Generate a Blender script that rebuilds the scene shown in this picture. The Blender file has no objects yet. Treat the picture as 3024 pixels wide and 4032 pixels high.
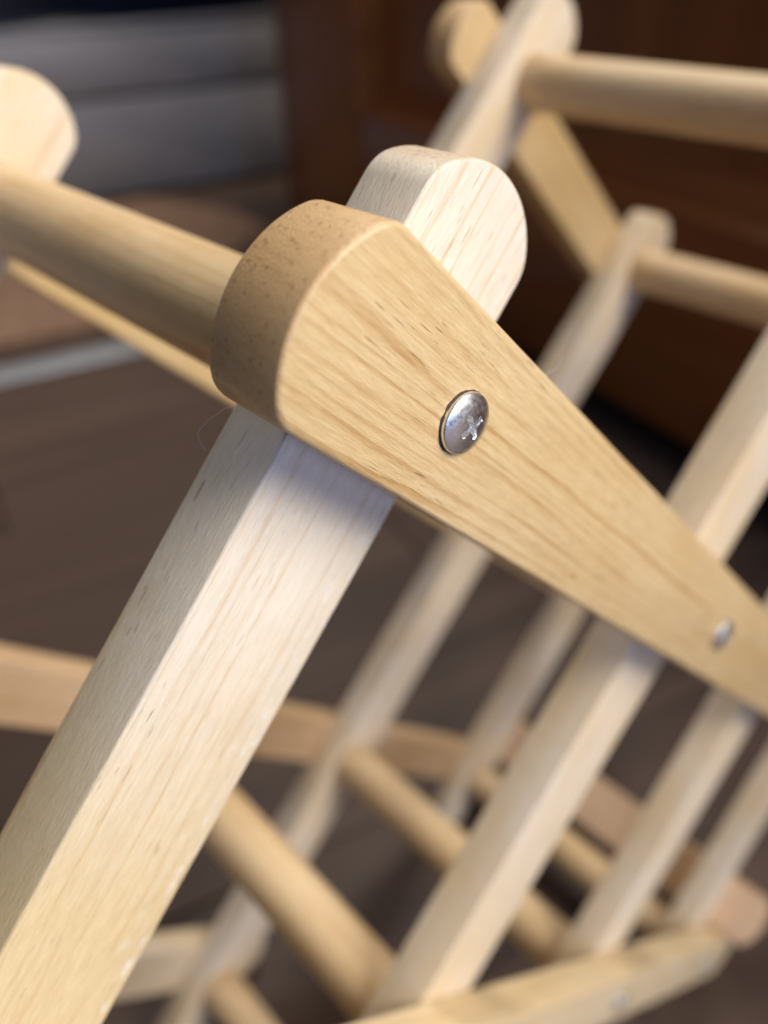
import bpy, bmesh, math, random
from mathutils import Matrix, Vector
random.seed(7)
scene = bpy.context.scene
COL = scene.collection

# ------------------------------------------------------------------ camera
cam_d = bpy.data.cameras.new('camera')
cam_d.sensor_fit = 'HORIZONTAL'; cam_d.sensor_width = 36.0; cam_d.lens = 40.61
cam_d.clip_start = 0.005; cam_d.clip_end = 50.0
cam_d.dof.use_dof = True; cam_d.dof.focus_distance = 0.121; cam_d.dof.aperture_fstop = 11.6
cam = bpy.data.objects.new('camera', cam_d); COL.objects.link(cam)
CAM_R = ((0.67131, 0.74064, -0.02828), (-0.40471, 0.39826, 0.82316), (0.62093, -0.54115, 0.56710))
Z0 = 0.4662                                   # height of the nearest crossing above the floor
m = Matrix.Identity(4)
for c in range(3):
    for r in range(3): m[r][c] = CAM_R[c][r]
m.translation = Vector((0.07825, -0.08448, 0.06295 + Z0))
cam.matrix_world = m
scene.camera = cam

# ------------------------------------------------------------------ world and lamps (indoors)
w = bpy.data.worlds.new('World'); scene.world = w; w.use_nodes = True
w.node_tree.nodes['Background'].inputs[0].default_value = (0.94, 0.96, 1.0, 1)
w.node_tree.nodes['Background'].inputs[1].default_value = 0.05

def area(name, loc, target, sx, sy, power, color):
    d = bpy.data.lights.new(name, 'AREA'); d.shape = 'RECTANGLE'; d.size = sx; d.size_y = sy
    d.energy = power; d.color = color
    o = bpy.data.objects.new(name, d); COL.objects.link(o); o.location = loc
    o.rotation_euler = (Vector(target) - Vector(loc)).to_track_quat('-Z', 'Y').to_euler()
    return o
NODE = Vector((0, 0, Z0))
area('ceiling_lamp', NODE + Vector((2.35, 0.93, 1.80)), NODE, 1.9, 1.9, 166, (1.0, 0.94, 0.86))
area('added_fill_lamp', Vector((-0.95, 1.15, 2.35)), (-0.95, 0.6, 0), 0.8, 0.8, 34, (1.0, 0.93, 0.86))  # unseen fill lamp, added to brighten the floor, far background and dowel tops
area('window_light', NODE + Vector((2.0, -0.50, 0.42)), NODE, 0.60, 0.70, 16.5, (0.38, 0.53, 1.0))

scene.view_settings.view_transform = 'Standard'; scene.view_settings.look = 'None'
scene.view_settings.exposure = 0.10; scene.view_settings.gamma = 1.0
scene.cycles.use_denoising = True
scene.cycles.max_bounces = 8

# ------------------------------------------------------------------ node helper
class N:
    def __init__(s, name):
        s.mat = bpy.data.materials.new(name); s.mat.use_nodes = True
        s.t = s.mat.node_tree; s.b = s.t.nodes['Principled BSDF']
    def n(s, typ, **kw):
        x = s.t.nodes.new(typ)
        for k, v in kw.items(): setattr(x, k, v)
        return x
    def l(s, a, b): s.t.links.new(a, b)
    def put(s, sock, v):
        if isinstance(v, bpy.types.NodeSocket): s.l(v, sock)
        else: sock.default_value = v
    def math(s, op, a, b=0.0, clamp=False):
        x = s.n('ShaderNodeMath', operation=op, use_clamp=clamp)
        s.put(x.inputs[0], a); s.put(x.inputs[1], b); return x.outputs[0]
    def vec(s, op, a, b):
        x = s.n('ShaderNodeVectorMath', operation=op)
        s.put(x.inputs[0], a); s.put(x.inputs[1], b); return x.outputs[0]
    def noise(s, v, scale, detail=3.0, rough=0.55, dist=0.0):
        x = s.n('ShaderNodeTexNoise'); s.l(v, x.inputs['Vector'])
        x.inputs['Scale'].default_value = scale; x.inputs['Detail'].default_value = detail
        x.inputs['Roughness'].default_value = rough; x.inputs['Distortion'].default_value = dist
        return x.outputs['Fac']
    def ramp(s, f, stops, interp='LINEAR'):
        x = s.n('ShaderNodeValToRGB'); s.l(f, x.inputs[0]); e = x.color_ramp.elements
        x.color_ramp.interpolation = interp
        while len(e) < len(stops): e.new(0.5)
        for q, (p, c) in zip(e, stops):
            q.position = p; q.color = c if len(c) == 4 else (*c, 1)
        return x.outputs[0]
    def mix(s, f, a, b, blend='MIX'):
        x = s.n('ShaderNodeMix', data_type='RGBA', blend_type=blend)
        s.put(x.inputs[0], f); s.put(x.inputs[6], a if isinstance(a, bpy.types.NodeSocket) else (*a, 1))
        s.put(x.inputs[7], b if isinstance(b, bpy.types.NodeSocket) else (*b, 1)); return x.outputs[2]

def g(v): return (v, v, v)

def wood(name, light, mid, line, pore, end_tint, period, centre, line_w, pore_amt, gloss, warp=2.2, xs=0.035, line_amt=0.8, coat=0.0, pore_scale=(0.16, 2.1, 2.1), worn=False, aged=None):
    s = N(name)
    tc = s.n('ShaderNodeTexCoord'); oi = s.n('ShaderNodeObjectInfo')
    p = s.vec('MULTIPLY', tc.outputs['Object'], (1000, 1000, 1000))          # millimetres
    cmb = s.n('ShaderNodeCombineXYZ')
    rnd = oi.outputs['Random']
    s.l(s.math('MULTIPLY', rnd, 900), cmb.inputs[0]); s.l(s.math('MULTIPLY', rnd, 23), cmb.inputs[1]); s.l(s.math('MULTIPLY', rnd, 17), cmb.inputs[2])
    q = s.vec('ADD', p, cmb.outputs[0])
    # slow wander of the rings
    qs = s.vec('MULTIPLY', q, (xs, 0.16, 0.16))
    wn = s.n('ShaderNodeTexNoise'); s.l(qs, wn.inputs['Vector']); wn.inputs['Scale'].default_value = 0.55; wn.inputs['Detail'].default_value = 2.5
    wob = s.vec('SUBTRACT', wn.outputs['Color'], (0.5, 0.5, 0.5))
    pw = s.vec('ADD', p, s.vec('MULTIPLY', wob, (0, warp * 4, warp * 4)))
    fine = s.noise(s.vec('MULTIPLY', q, (0.05, 1.6, 1.6)), 1.0, 2.0)
    flat = s.vec('MULTIPLY', s.vec('ADD', pw, (0, centre[0], centre[1])), (0, 1, 1))
    ln = s.n('ShaderNodeVectorMath', operation='LENGTH'); s.l(flat, ln.inputs[0])
    d = s.math('ADD', s.math('DIVIDE', ln.outputs['Value'], period), s.math('MULTIPLY', fine, 0.30))
    spacing = s.noise(s.vec('MULTIPLY', flat, (0, 0.22, 0.22)), 1.0, 1.0)
    d = s.math('ADD', d, s.math('MULTIPLY', spacing, 2.2))
    fr = s.math('FRACT', d)
    ring = s.ramp(fr, [(0.0, g(0.9)), (0.06, g(0.2)), (0.30, g(0)), (1 - line_w, g(0.10)), (1 - line_w * 0.30, g(1)), (1.0, g(1))])
    # each ring has its own strength and fades in and out along the grain
    wh = s.n('ShaderNodeTexWhiteNoise', noise_dimensions='1D'); s.l(s.math('FLOOR', d), wh.inputs['W'])
    fade = s.ramp(s.noise(s.vec('MULTIPLY', q, (0.030, 0.35, 0.35)), 1.0, 2.0), [(0.36, g(0.30)), (0.60, g(1))])
    rs = s.math('MULTIPLY', s.math('MULTIPLY', ring, fade), s.math('ADD', s.math('MULTIPLY', wh.outputs['Value'], 0.8), 0.2))
    # fibre, blotches
    fib = s.noise(s.vec('MULTIPLY', q, (0.24, 2.5, 2.5)), 1.0, 4.0, 0.65)
    fib2 = s.noise(s.vec('MULTIPLY', q, (0.7, 4.5, 4.5)), 1.0, 3.0, 0.7)
    blot = s.noise(s.vec('MULTIPLY', q, (0.020, 0.06, 0.06)), 1.0, 3.0)
    bf = s.ramp(blot, [(0.32, g(0)), (0.68, g(1))])
    if aged:                                                  # yellowed towards one end
        sa = s.n('ShaderNodeSeparateXYZ'); s.l(p, sa.inputs[0])
        mr = s.n('ShaderNodeMapRange', clamp=True); s.l(s.math('ADD', sa.outputs[0], s.math('MULTIPLY', bf, 30)), mr.inputs[0])
        mr.inputs[1].default_value = aged[0]; mr.inputs[2].default_value = aged[1]; mr.inputs[3].default_value = 0.0; mr.inputs[4].default_value = 1.0
        bf = mr.outputs[0]
    c = s.mix(bf, light, mid)
    sx = s.n('ShaderNodeSeparateXYZ'); s.l(tc.outputs['Normal'], sx.inputs[0])
    eg = s.ramp(s.math('ABSOLUTE', sx.outputs[0]), [(0.40, g(0)), (0.72, g(1))])
    rs = s.math('MULTIPLY', rs, s.math('SUBTRACT', 1.0, s.math('MULTIPLY', eg, 0.60)))
    c = s.mix(s.math('MULTIPLY', rs, line_amt), c, line)
    c = s.mix(0.50, c, s.ramp(fib, [(0.25, g(0.20)), (0.75, g(0.82))]), 'SOFT_LIGHT')
    # pores: short dark dashes along the grain (dots on the end grain)
    po = s.noise(s.vec('MULTIPLY', q, pore_scale), 1.0, 1.0, 0.5, 0.2)
    pmask = s.ramp(po, [(0.69, g(0)), (0.74, g(1))])
    clump = s.ramp(s.noise(s.vec('MULTIPLY', q, (0.03, 0.14, 0.14)), 1.0, 1.0), [(0.45, g(0)), (0.60, g(1))])
    pm = s.math('MULTIPLY', s.math('MULTIPLY', pmask, clump), pore_amt)
    c = s.mix(pm, c, pore)
    if worn:                                                  # chalky rubbed patches near one edge
        sy = s.n('ShaderNodeSeparateXYZ'); s.l(p, sy.inputs[0])
        em = s.ramp(s.math('DIVIDE', sy.outputs[1], 20), [(0.35, g(0)), (0.62, g(1))])
        wn2 = s.ramp(s.noise(s.vec('MULTIPLY', q, (0.16, 0.45, 0.45)), 1.0, 5.0, 0.7), [(0.55, g(0)), (0.66, g(1))])
        c = s.mix(s.math('MULTIPLY', s.math('MULTIPLY', em, wn2), 0.7), c, (0.84, 0.80, 0.74))
    # end grain takes the varnish darker
    vd = s.n('ShaderNodeTexVoronoi'); s.l(s.vec('MULTIPLY', q, (0.06, 0.60, 0.60)), vd.inputs['Vector']); vd.inputs['Scale'].default_value = 1.0
    dots = s.math('MULTIPLY', s.ramp(vd.outputs['Distance'], [(0.10, g(1)), (0.28, g(0))]), s.math('MULTIPLY', eg, 0.46))
    c = s.mix(dots, c, pore)
    grime = s.ramp(s.noise(s.vec('MULTIPLY', q, (0.05, 0.09, 0.09)), 1.0, 5.0, 0.7), [(0.52, g(0)), (0.75, g(1))])
    c = s.mix(s.math('MULTIPLY', grime, 0.22), c, s.mix(1.0, c, (0.62, 0.56, 0.50), 'MULTIPLY'))
    c = s.mix(eg, c, s.mix(1.0, c, end_tint, 'MULTIPLY'))
    s.l(c, s.b.inputs['Base Color'])
    rr = s.math('ADD', s.math('MULTIPLY', fib2, 0.25), gloss - 0.12)
    s.l(rr, s.b.inputs['Roughness'])
    s.b.inputs['Specular IOR Level'].default_value = 0.4
    if coat:
        s.b.inputs['Coat Weight'].default_value = coat; s.b.inputs['Coat Roughness'].default_value = 0.28
    h = s.math('ADD', s.math('MULTIPLY', fib, 0.6), s.math('MULTIPLY', fib2, 0.45))
    h = s.math('SUBTRACT', h, s.math('MULTIPLY', pm, 0.8))
    h = s.math('SUBTRACT', h, s.math('MULTIPLY', rs, 0.25))
    bp = s.n('ShaderNodeBump'); bp.inputs['Strength'].default_value = 0.60; bp.inputs['Distance'].default_value = 0.00030
    s.l(h, bp.inputs['Height']); s.l(bp.outputs[0], s.b.inputs['Normal'])
    return s.mat

W_YELLOW = wood('varnished_yellow_pine', (0.665, 0.492, 0.260), (0.61, 0.422, 0.195), (0.39, 0.185, 0.045), (0.24, 0.10, 0.03),
                (1.0, 0.91, 0.88), 2.1, (70, 24), 0.42, 0.7, 0.42, warp=2.0, xs=0.012, line_amt=0.85, coat=0.22, pore_scale=(0.15, 2.3, 2.3))
W_TAN = wood('tan_aged_pine', (0.66, 0.46, 0.28), (0.60, 0.40, 0.22), (0.42, 0.24, 0.10), (0.22, 0.09, 0.03),
             (0.82, 0.72, 0.66), 3.0, (70, 24), 0.40, 0.5, 0.5, warp=2.0, xs=0.015, line_amt=0.6)
W_CREAM = wood('cream_varnished_pine', (0.71, 0.575, 0.375), (0.67, 0.515, 0.30), (0.48, 0.29, 0.11), (0.24, 0.10, 0.04),
               (0.82, 0.72, 0.66), 2.8, (70, 24), 0.40, 0.3, 0.46, warp=2.0, xs=0.015, line_amt=0.6)
W_PALE = wood('bare_white_pine', (0.77, 0.67, 0.52), (0.73, 0.565, 0.345), (0.55, 0.335, 0.12), (0.30, 0.14, 0.075),
              (0.82, 0.74, 0.66), 3.4, (150, 8), 0.13, 0.65, 0.50, warp=0.9, xs=0.010, line_amt=0.68, worn=True)
W_AGED = wood('half_yellowed_white_pine', (0.745, 0.66, 0.525), (0.69, 0.535, 0.295), (0.55, 0.335, 0.12), (0.30, 0.14, 0.075),
              (0.82, 0.74, 0.66), 3.0, (150, 8), 0.13, 0.65, 0.50, warp=0.9, xs=0.010, line_amt=0.75, worn=True, aged=(48, 120))
W_DOWEL = wood('peach_dowel_wood', (0.745, 0.575, 0.36), (0.68, 0.475, 0.25), (0.47, 0.27, 0.095), (0.25, 0.12, 0.05),
               (0.82, 0.72, 0.62), 3.2, (30, 5), 0.34, 0.4, 0.44, warp=2.4, xs=0.012, line_amt=0.6)
W_BEECH = wood('tan_beech', (0.84, 0.61, 0.40), (0.79, 0.55, 0.34), (0.50, 0.29, 0.13), (0.25, 0.12, 0.06),
               (0.85, 0.75, 0.65), 5.0, (20, 30), 0.3, 0.4, 0.5)

s = N('bright_zinc_steel')
tc = s.n('ShaderNodeTexCoord'); nz = s.noise(s.vec('MULTIPLY', tc.outputs['Object'], (1400, 1400, 1400)), 1.0, 3.0)
s.b.inputs['Base Color'].default_value = (0.93, 0.95, 0.98, 1); s.b.inputs['Metallic'].default_value = 1.0
s.l(s.ramp(nz, [(0.3, g(0.26)), (0.75, g(0.42))]), s.b.inputs['Roughness'])
bp = s.n('ShaderNodeBump'); bp.inputs['Strength'].default_value = 0.10; bp.inputs['Distance'].default_value = 0.0003
s.l(nz, bp.inputs['Height']); s.l(bp.outputs[0], s.b.inputs['Normal'])
STEEL = s.mat

def plain(name, c1, c2, rough, scale=(8, 8, 8), bump=0.0, metallic=0.0, detail=4.0):
    s = N(name); tc = s.n('ShaderNodeTexCoord')
    f = s.noise(s.vec('MULTIPLY', tc.outputs['Object'], scale), 1.0, detail)
    s.l(s.ramp(f, [(0.3, (*c1, 1)), (0.7, (*c2, 1))]), s.b.inputs['Base Color'])
    s.b.inputs['Roughness'].default_value = rough; s.b.inputs['Metallic'].default_value = metallic
    if bump:
        b = s.n('ShaderNodeBump'); b.inputs['Strength'].default_value = 0.4; b.inputs['Distance'].default_value = bump
        s.l(f, b.inputs['Height']); s.l(b.outputs[0], s.b.inputs['Normal'])
    return s.mat
DARKWOOD = plain('dark_stained_wood', (0.23, 0.068, 0.014), (0.38, 0.130, 0.026), 0.34, (14, 14, 1.6), 0.0004)
DARKWOOD_H = plain('dark_stained_rail_wood', (0.23, 0.066, 0.015), (0.36, 0.122, 0.028), 0.22, (1.6, 14, 14), 0.0004)
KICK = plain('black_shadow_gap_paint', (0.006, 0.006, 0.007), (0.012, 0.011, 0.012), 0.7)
GREY = plain('grey_laminate', (0.19, 0.185, 0.20), (0.26, 0.25, 0.26), 0.42, (3, 3, 9))
BLACK = plain('black_gloss_plastic', (0.002, 0.004, 0.012), (0.004, 0.008, 0.020), 0.18)
MAT_BROWN = plain('brown_woven_mat', (0.21, 0.12, 0.075), (0.32, 0.195, 0.125), 0.85, (40, 40, 40), 0.001)
STRIP = plain('pale_aluminium', (0.45, 0.47, 0.50), (0.60, 0.61, 0.63), 0.35, (4, 60, 60), 0.0, 0.6)
HOLEM = plain('dark_screw_hole', (0.035, 0.022, 0.014), (0.07, 0.045, 0.028), 0.8, (900, 900, 900))
LINT = plain('pale_lint_fibre', (0.6, 0.6, 0.58), (0.75, 0.74, 0.7), 0.8)
UNDER = plain('dark_subfloor', (0.015, 0.012, 0.011), (0.022, 0.018, 0.016), 0.9)

def floor_mat():
    s = N('dark_walnut_plank'); tc = s.n('ShaderNodeTexCoord'); oi = s.n('ShaderNodeObjectInfo')
    c = s.n('ShaderNodeCombineXYZ'); s.l(s.math('MULTIPLY', oi.outputs['Random'], 40), c.inputs[0])
    p = s.vec('ADD', tc.outputs['Object'], c.outputs[0])
    f = s.noise(s.vec('MULTIPLY', p, (30, 1.8, 1.0)), 1.0, 6.0, 0.6, 0.4)
    col = s.ramp(f, [(0.28, (0.052, 0.030, 0.020, 1)), (0.55, (0.082, 0.049, 0.034, 1)), (0.8, (0.15, 0.095, 0.066, 1))])
    col = s.mix(0.5, col, s.mix(oi.outputs['Random'], g(0.30), g(0.75)), 'SOFT_LIGHT')
    s.l(col, s.b.inputs['Base Color']); s.b.inputs['Roughness'].default_value = 0.62
    b = s.n('ShaderNodeBump'); b.inputs['Strength'].default_value = 0.3; b.inputs['Distance'].default_value = 0.0006
    s.l(f, b.inputs['Height']); s.l(b.outputs[0], s.b.inputs['Normal'])
    return s.mat
FLOORM = floor_mat()

# ------------------------------------------------------------------ mesh helpers
def obj(name, me, mat, parent=None, mw=None):
    o = bpy.data.objects.new(name, me); COL.objects.link(o)
    if mat and not me.materials: me.materials.append(mat)
    if parent is not None: o.parent = parent
    if mw is not None: o.matrix_local = mw
    return o
def tag(o, label, cat, group=None):
    o['label'] = label; o['category'] = cat
    if group: o['group'] = group
def mesh_of(bm, name, angle=35):
    me = bpy.data.meshes.new(name); bmesh.ops.recalc_face_normals(bm, faces=bm.faces[:]); bm.to_mesh(me); bm.free()
    for p in me.polygons: p.use_smooth = True
    me.set_sharp_from_angle(angle=math.radians(angle))
    return me
def box_mesh(sx, sy, sz, bev=0.0, name='box', seg=2):
    bm = bmesh.new(); bmesh.ops.create_cube(bm, size=1.0)
    for v in bm.verts: v.co = Vector((v.co.x * sx, v.co.y * sy, v.co.z * sz))
    if bev: bmesh.ops.bevel(bm, geom=bm.edges[:], offset=bev, segments=seg, affect='EDGES', profile=0.5)
    return mesh_of(bm, name)

MM = 0.001
def slat_mesh(x0, x1, width, thick, sag0, sag1, bev_f, bev_b, name='slat', jitter=0.0, ease=2.6):
    """Flat slat, length on x (mm), rounded ends, face at z=0, back at z=-thick; origin stays at x=0."""
    hw = width / 2
    def arc(xe, sag, sgn):
        """Rounded end with eased corners, running from one long edge to the other."""
        R = (hw * hw + sag * sag) / (2 * sag); th = math.asin(min(1, hw / R)); n = 20
        cx = xe - sgn * R; cut = ease / R; t1 = th - cut
        mid = [(cx + sgn * R * math.cos(-t1 + 2 * t1 * i / n), sgn * R * math.sin(-t1 + 2 * t1 * i / n)) for i in range(n + 1)]
        xc = xe - sgn * sag                                   # where the plain arc would meet the long edge
        def bez(p0, p1, p2): return [tuple((1 - t) ** 2 * a + 2 * t * (1 - t) * b + t * t * c for a, b, c in zip(p0, p1, p2)) for t in (0, .2, .4, .6, .8)]
        first = bez((xc - sgn * ease, -sgn * hw), (xc, -sgn * hw), mid[0])
        last = bez((xc - sgn * ease, sgn * hw), (xc, sgn * hw), mid[-1])[::-1]
        return first + mid + last
    out = arc(x1, sag1, 1)
    L = int((x1 - x0) / 12)
    xa, xb = out[-1][0], x0 + sag0 + ease
    out += [(xa + (xb - xa) * i / L, hw + random.uniform(-jitter, jitter)) for i in range(1, L)]
    out += arc(x0, sag0, -1)
    xa = out[-1][0]; xb = out[0][0]
    out += [(xa + (xb - xa) * i / L, -hw + random.uniform(-jitter, jitter)) for i in range(1, L)]
    bm = bmesh.new()
    top = [bm.verts.new((x * MM, y * MM, 0)) for x, y in out]
    bot = [bm.verts.new((x * MM, y * MM, -thick * MM)) for x, y in out]
    n = len(out)
    bm.faces.new(top); bm.faces.new(bot[::-1])
    for i in range(n): bm.faces.new((top[i], bot[i], bot[(i + 1) % n], top[(i + 1) % n]))
    bmesh.ops.recalc_face_normals(bm, faces=bm.faces[:]); bm.normal_update(); bm.edges.ensure_lookup_table()
    et = [e for e in bm.edges if all(abs(v.co.z) < 1e-7 for v in e.verts)]
    bmesh.ops.bevel(bm, geom=et, offset=bev_f * MM, segments=4, affect='EDGES', profile=0.5, clamp_overlap=False)
    bm.normal_update()
    eb = [e for e in bm.edges if all(abs(v.co.z + thick * MM) < 1e-7 for v in e.verts) and len(e.link_faces) == 2 and any(abs(f.normal.z) < 0.5 for f in e.link_faces)]
    bmesh.ops.bevel(bm, geom=eb, offset=bev_b * MM, segments=4, affect='EDGES', profile=0.5, clamp_overlap=False)
    return mesh_of(bm, name, 21)

def dowel_mesh(length, rad, name='dowel'):
    bm = bmesh.new(); n = 48
    prof = [(0, rad - 0.5), (0.5, rad), (length - 0.5, rad), (length, rad - 0.5)]
    rings = [[bm.verts.new((x * MM, r * MM * math.cos(2 * math.pi * i / n), r * MM * math.sin(2 * math.pi * i / n))) for i in range(n)] for x, r in prof]
    for a, b in zip(rings, rings[1:]):
        for i in range(n): bm.faces.new((a[i], a[(i + 1) % n], b[(i + 1) % n], b[i]))
    bm.faces.new(rings[0][::-1]); bm.faces.new(rings[-1])
    return mesh_of(bm, name, 40)

def screw_mesh():
    """Pan head, 10 mm wide, with a cross recess."""
    bm = bmesh.new(); n = 220; R = 4.95
    prof = [(R * 0.955, -1.4), (R * 0.975, 0.0), (R * 0.995, 0.25), (R, 0.55), (R * 0.992, 0.78), (R * 0.97, 0.95)]
    k = 84
    for i in range(1, k):
        r = R * 0.97 * (1 - i / k); q = r / (R * 0.97)
        prof.append((r, 0.95 + 1.05 * (1 - q ** 2.4)))
    def rec(x, y, z):
        a = 0.42; x, y = x * math.cos(a) - y * math.sin(a), x * math.sin(a) + y * math.cos(a)
        x -= 0.25
        def bar(p, q):
            w_ = 0.42 + 0.05 * math.sin(p * 3.1); t = max(0, min(1, (w_ + 0.07 - abs(q)) / 0.14)); l_ = max(0, min(1, (2.35 - abs(p)) / 0.7)); return t * l_
        c0 = max(0, min(1, (0.85 - math.hypot(x, y)) / 0.35))
        d = max(bar(x, y), bar(y, x), c0 * 0.9); d = d * d * (3 - 2 * d)
        return z - 2.0 * d
    rings = []
    for r, z in prof:
        rings.append([bm.verts.new((r * math.cos(2 * math.pi * i / n) * MM, r * math.sin(2 * math.pi * i / n) * MM,
                      (rec(r * math.cos(2 * math.pi * i / n), r * math.sin(2 * math.pi * i / n), z) if z > 1.2 else z) * MM)) for i in range(n)])
    c = bm.verts.new((0, 0, rec(0, 0, prof[-1][1]) * MM))
    for a, b in zip(rings, rings[1:]):
        for i in range(n): bm.faces.new((a[i], a[(i + 1) % n], b[(i + 1) % n], b[i]))
    for i in range(n): bm.faces.new((rings[-1][i], rings[-1][(i + 1) % n], c))
    return mesh_of(bm, 'screw', 50)

# ------------------------------------------------------------------ setting: floor
E1 = Vector((0.9727, -0.2323, 0)); E2 = Vector((0.2323, 0.9727, 0))
ROOM = Matrix(((E1.x, E2.x, 0, 0), (E1.y, E2.y, 0, 0), (0, 0, 1, 0), (0, 0, 0, 1)))
def room(x, y, z): return ROOM @ Matrix.Translation((x, y, z))
fl = obj('floor', box_mesh(5.2, 4.2, 0.02), UNDER, None, room(-0.9, 0.6, -0.016)); fl['kind'] = 'structure'
PW, PL = 0.125, 1.22
pm_ = box_mesh(PW - 0.0018, PL - 0.0018, 0.012, 0.0012, 'plank', 1)
inv = room(-0.9, 0.6, -0.016).inverted()
row = 0
x = -3.0
while x < 1.4:
    off = (row * 0.43) % PL; y = -1.3 - off
    while y < 2.5:
        if y + PL > -1.3:
            obj('plank', pm_, FLOORM, fl, inv @ room(x + PW / 2, y + PL / 2, -0.006 + random.uniform(-0.0003, 0)))
        y += PL
    x += PW; row += 1

# ------------------------------------------------------------------ folding rack
U = Vector((0, -1, -1)).normalized(); V = Vector((0, 1, -1)).normalized(); NN = Vector((1, 0, 0))
def P(a, b, r): return V * (a * MM) + U * (b * MM) + NN * (r * MM) + Vector((0, 0, Z0))
BASE = Vector((-0.10, 0.16, 0.0))
rack = bpy.data.objects.new('folding_rack', None); COL.objects.link(rack); rack.location = BASE
rack.empty_display_size = 0.05
tag(rack, 'pale pine lattice rack of crossed round-ended slats screwed together with dowels between', 'rack')
def frame(o, x, z):
    """4x4 with local x along x, local z along z, origin o, relative to the rack's base."""
    x = x.normalized(); z = (z - x * z.dot(x)).normalized(); y = z.cross(x)
    return Matrix(((x.x, y.x, z.x, o.x - BASE.x), (x.y, y.y, z.y, o.y - BASE.y), (x.z, y.z, z.z, o.z - BASE.z), (0, 0, 0, 1)))

TA, TB, GAP = 14.0, 14.0, 0.05
RF = -178.0                                   # inner face of the far frame
SCREW = screw_mesh()
def hole_mesh():
    bm = bmesh.new(); n = 72; rnd = random.Random(3); k = [rnd.uniform(0.0, 0.34) for _ in range(n)]
    ri = [bm.verts.new((4.7 * math.cos(6.28319 * i / n) * MM, 4.7 * math.sin(6.28319 * i / n) * MM, 0.06 * MM)) for i in range(n)]
    ro = []
    for i in range(n):
        a = 6.28319 * i / n; r = 4.98 + 0.5 * (k[i] + k[(i + 1) % n]) * (0.75 - 0.6 * math.cos(a - 0.3))
        ro.append(bm.verts.new((r * math.cos(a) * MM, r * math.sin(a) * MM, 0.04 * MM)))
    for i in range(n): bm.faces.new((ri[i], ro[i], ro[(i + 1) % n], ri[(i + 1) % n]))
    return mesh_of(bm, 'hole')
HOLE = hole_mesh()
C_ROW = 152.0
COLS = {0: 0.0, 1: 160.0, 2: 306.5, 3: 460.0}
ROWS = {-1: -162.0, 0: 0.0, 1: C_ROW, 2: 299.0, 3: 447.0}
# long slats running down to the right (outside of each frame): row, start, end, columns crossed
A_SLATS = [(-1, 122.0, 344.0, (1, 2)), (0, -38.0, 498.0, (0, 1, 2, 3)), (1, -38.0, 500.5, (0, 1, 2, 3)),
           (2, -38.0, 352.0, (0, 1, 2)), (3, -38.0, 204.0, (0, 1))]
A_LABEL = {}
for side in (1, -1):
    for rw, x0, x1, cols in A_SLATS:
        b = ROWS[rw]
        me = slat_mesh(x0, x1, 26.6 if rw == 1 else 29.4, TA + (1.6 if side > 0 and rw == 0 else 0), 6.4, 6.4, 1.0, 1.2, 'slat', 0.06)
        if side > 0: o = P(0, b, 0); zz = NN
        else: o = P(0, b, RF - TB - GAP - TA); zz = -NN
        sl = obj('slat', me, (W_PALE if rw == 2 else W_TAN if rw == 1 else W_YELLOW) if side < 0 else (W_CREAM if rw == 1 else W_YELLOW), rack, frame(o, V, zz))
        sl['label'] = 'honey coloured varnished slat with rounded end' if side > 0 else 'honey coloured slat on the far frame'
        for cidx in cols:
            da, db = ((4.6, 0.9) if (rw, cidx) == (0, 1) else (-8, 0.5) if (rw, cidx) == (1, 3) else (0, 0.5) if rw == 1 else (0, 0))
            sm = Matrix.Translation(((COLS[cidx] + da) * MM, -side * db * MM, 0)) @ Matrix.Rotation(0.0 if (rw, cidx) == (0, 0) else random.uniform(0, 3), 4, 'Z')
            sc = obj('screw', SCREW, STEEL, sl, sm)
            if side > 0: obj('hole', HOLE, HOLEM, sl, Matrix.Translation(((COLS[cidx] + da) * MM, -side * db * MM, 0)))
# slats running down to the left (inside of each frame): column, start, end, lean
B_SLATS = [(0, -37.6, 640.0), (1, -200.0, 492.8), (2, -193.5, 346.3), (3, -37.0, 192.8)]
for side in (1, -1):
    for ci, y0, y1 in B_SLATS:
        a = COLS[ci]; lean = 0.0
        if side > 0 and ci == 0: a, lean = -1.6, 0.027
        if side < 0: a += {0: -3.8, 1: -4.5}.get(ci, 0.0)
        if side < 0 and ci == 0: y0 = -35.4
        me = slat_mesh(y0, y1, 30.0, TB, 8.6, 10.0, 0.7, 0.8, 'slat', 0.04)
        if side > 0: o = P(a, 0, -TA - GAP); zz = NN
        else: o = P(a, 0, RF - TB); zz = -NN
        sl = obj('slat', me, W_AGED if side > 0 and ci == 0 else W_PALE, rack, frame(o, U + V * lean, zz))
        sl['label'] = 'pale unvarnished slat with domed top'
# dowels joining the two frames
DL = -(TA + TB + GAP) - RF
DM = dowel_mesh(DL + 0.4, 11.2)
for a, b in ((0, 0), (160, -165), (306.5, -163), (160, 155), (306.5, 153.5), (460, 154), (306.5, 300), (160, 447)):
    obj('dowel', DM, W_DOWEL, rack, frame(P(a, b, RF - 0.2), NN, V))
# tan cross board behind the last slats
me = slat_mesh(-204.0, 11.0, 31.0, 13.0, 4.0, 4.0, 1.6, 1.2, 'cross_board')
cb = obj('cross_board', me, W_BEECH, rack, frame(P(475.2, 122.5, 0), NN, -V))
cb['label'] = 'tan cross board joining both frames'

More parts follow.
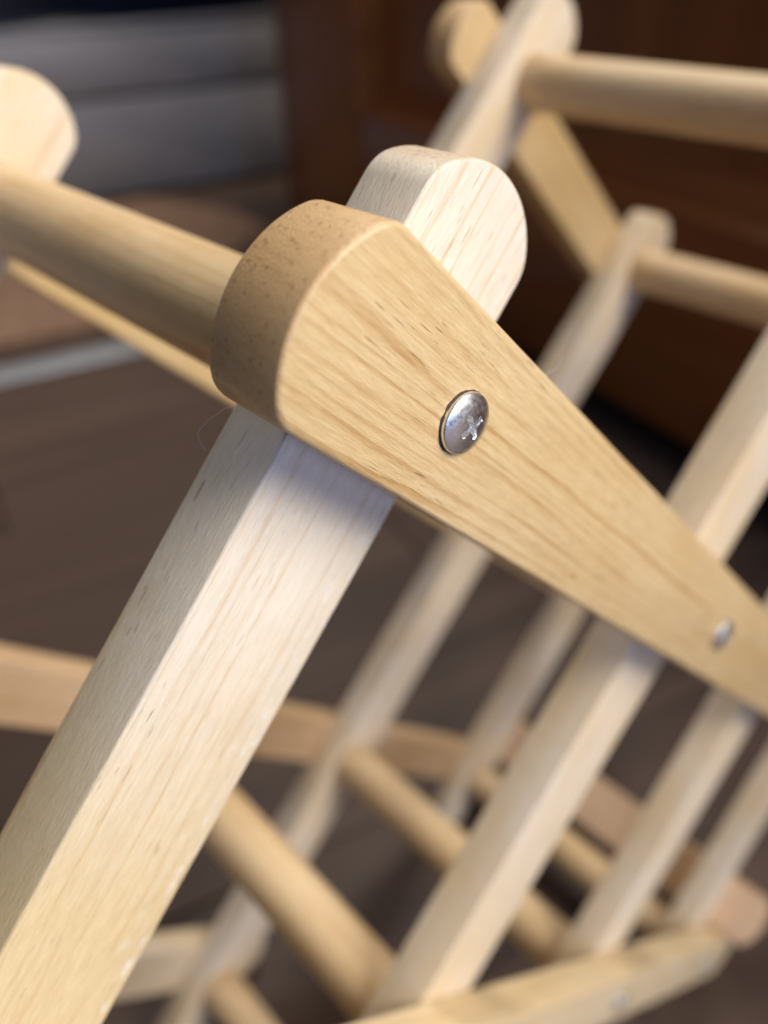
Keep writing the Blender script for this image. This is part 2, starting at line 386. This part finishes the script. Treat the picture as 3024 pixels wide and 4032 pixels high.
# ------------------------------------------------------------------ cabinet behind
CW, CH, CD = 2.2, 0.95, 0.45
F0 = 0.6157                                    # front plane along E2
cx0 = -1.565                                  # left corner along E1
cabo = bpy.data.objects.new('cabinet', None); COL.objects.link(cabo); cabo.matrix_local = room(cx0 + CW / 2, F0 + CD / 2, 0)
tag(cabo, 'dark brown panelled wooden cabinet standing on the floor behind the rack', 'cabinet')
def cpart(name, x0, x1, y0, y1, z0, z1, mat, bev=0.002):
    """x from the left corner, y from the front plane inwards."""
    me = box_mesh(x1 - x0, y1 - y0, z1 - z0, bev, name)
    return obj(name, me, mat, cabo, Matrix.Translation(((x0 + x1) / 2 - CW / 2, (y0 + y1) / 2 - CD / 2, (z0 + z1) / 2)))
cpart('carcass', 0.0, CW, 0.022, CD, 0.04, CH, DARKWOOD)
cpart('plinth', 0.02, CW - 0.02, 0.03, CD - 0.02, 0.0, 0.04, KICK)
cpart('stile', 0.0, 0.33, 0.0, 0.022, 0.04, CH, DARKWOOD)
cpart('top_rail', 0.3302, CW, 0.001, 0.022, 0.82, CH, DARKWOOD_H)
cpart('bottom_rail', 0.3302, CW, 0.001, 0.022, 0.04, 0.27, DARKWOOD_H)
cpart('stile', CW - 0.2, CW, 0.0005, 0.022, 0.27, 0.82, DARKWOOD)
# bevelled mouldings round the recessed panel
def prism(name, pts, length, mat, mw):
    bm = bmesh.new()
    a = [bm.verts.new((-length / 2, y, z)) for y, z in pts]; b = [bm.verts.new((length / 2, y, z)) for y, z in pts]
    bm.faces.new(a[::-1]); bm.faces.new(b)
    for i in range(len(pts)): bm.faces.new((a[i], a[(i + 1) % len(pts)], b[(i + 1) % len(pts)], b[i]))
    return obj(name, mesh_of(bm, name, 25), mat, cabo, mw)
pr = [(-0.012, 0), (-0.012, 0.008), (0.0, 0.016), (0.002, 0.024), (0.010, 0.034), (0.022, 0.048), (0.022, 0)]
xm0, xm1 = 0.3302, CW - 0.2
prism('moulding', pr, xm1 - xm0 - 0.055, DARKWOOD_H, Matrix.Translation(((xm0 + 0.055 + xm1) / 2 - CW / 2, -CD / 2, 0.2705)))
prism('moulding', [(y, z) for y, z in pr], 0.549, DARKWOOD, Matrix.Translation((xm0 + 0.0005 - CW / 2, -CD / 2, 0.5455)) @ Matrix.Rotation(math.radians(90), 4, 'Y'))

# ------------------------------------------------------------------ grey low unit, mat, strip at the far left
gu = bpy.data.objects.new('drawer_unit', None); COL.objects.link(gu); gu.matrix_local = room(-2.22, 0.45, 0)
tag(gu, 'low grey drawer unit beyond the mat at the left of the cabinet', 'drawer unit')
def gpart(name, x0, x1, y0, y1, z0, z1, mat, bev=0.004):
    return obj(name, box_mesh(x1 - x0, y1 - y0, z1 - z0, bev, name), mat, gu, Matrix.Translation(((x0 + x1) / 2, (y0 + y1) / 2, (z0 + z1) / 2)))
gpart('carcass', -0.2, 0.18, -0.9, 1.0, 0.0, 0.345, KICK)
gpart('drawer_front', 0.1802, 0.20, -0.9, 1.0, 0.012, 0.212, GREY)
gpart('drawer_front', 0.1802, 0.20, -0.9, 1.0, 0.221, 0.345, GREY)
gpart('top', -0.2, 0.205, -0.91, 1.01, 0.3452, 0.360, GREY)
tv = bpy.data.objects.new('television', None); COL.objects.link(tv); tv.matrix_local = room(-2.065, 0.35, 0.3602)
tag(tv, 'black screen standing on the low grey drawer unit', 'television')
obj('foot', box_mesh(0.10, 0.9, 0.006, 0.002), BLACK, tv, Matrix.Translation((0, 0, 0.003)))
obj('screen', box_mesh(0.04, 1.7, 0.70, 0.006), BLACK, tv, Matrix.Translation((0, 0, 0.0062 + 0.35)))

bm = bmesh.new()
pts = [(-1.275, -0.9), (-1.275, 0.20), (-1.60, 0.585), (-1.76, 0.56), (-1.985, 0.43), (-1.985, -0.9)]
vs = [bm.verts.new((p[0] + 1.63, p[1], 0.0)) for p in pts]; f = bm.faces.new(vs)
r_ = bmesh.ops.extrude_face_region(bm, geom=[f])
for v in r_['geom']:
    if isinstance(v, bmesh.types.BMVert): v.co.z += 0.008
rug = obj('floor_mat', mesh_of(bm, 'floor_mat'), MAT_BROWN, None, room(-1.63, 0, 0.0))
tag(rug, 'brown floor mat lying in front of the low grey drawer unit', 'mat')
st = obj('threshold_strip', box_mesh(0.055, 1.6, 0.006, 0.0025, 'threshold_strip'), STRIP, None, room(-1.165, -0.35, 0.003))
tag(st, 'pale metal strip on the floor along the edge of the brown mat', 'floor strip')

# ------------------------------------------------------------------ lint caught on the edges
def fibre(pts, rad, label):
    cu = bpy.data.curves.new('lint_fibre', 'CURVE'); cu.dimensions = '3D'; cu.bevel_depth = rad; cu.bevel_resolution = 1
    sp = cu.splines.new('NURBS'); sp.points.add(len(pts) - 1); sp.use_endpoint_u = True; sp.order_u = 4; sp.resolution_u = 5
    for q, p in zip(sp.points, pts): q.co = (*p, 1)
    tmp = bpy.data.objects.new('tmp', cu); me = bpy.data.meshes.new_from_object(tmp); bpy.data.objects.remove(tmp); bpy.data.curves.remove(cu)
    o = obj('lint_fibre', me, LINT); tag(o, label, 'lint'); return o
fibre([P(*q) for q in ((14.0, -14.4, -1), (15.5, -16.2, -1.2), (17.0, -17.0, -1.5), (17.2, -18.6, -1.6), (16.0, -19.6, -1.8), (15.4, -19.0, -1.9))], 0.000018, 'tiny curled fibre on the upper edge of the honey slat')
fibre([P(*q) for q in ((-16.8, 14.9, -27), (-17.3, 15.6, -27), (-18.3, 16.2, -27.2), (-18.5, 17.6, -27.4), (-19.3, 18.4, -27.6), (-19.2, 19.8, -27.8), (-19.8, 20.8, -28), (-19.4, 22.0, -28), (-18.0, 23.0, -28), (-16.8, 23.4, -27.5))], 0.000016, 'long thin fibre hanging beside the pale slat below the honey slat')
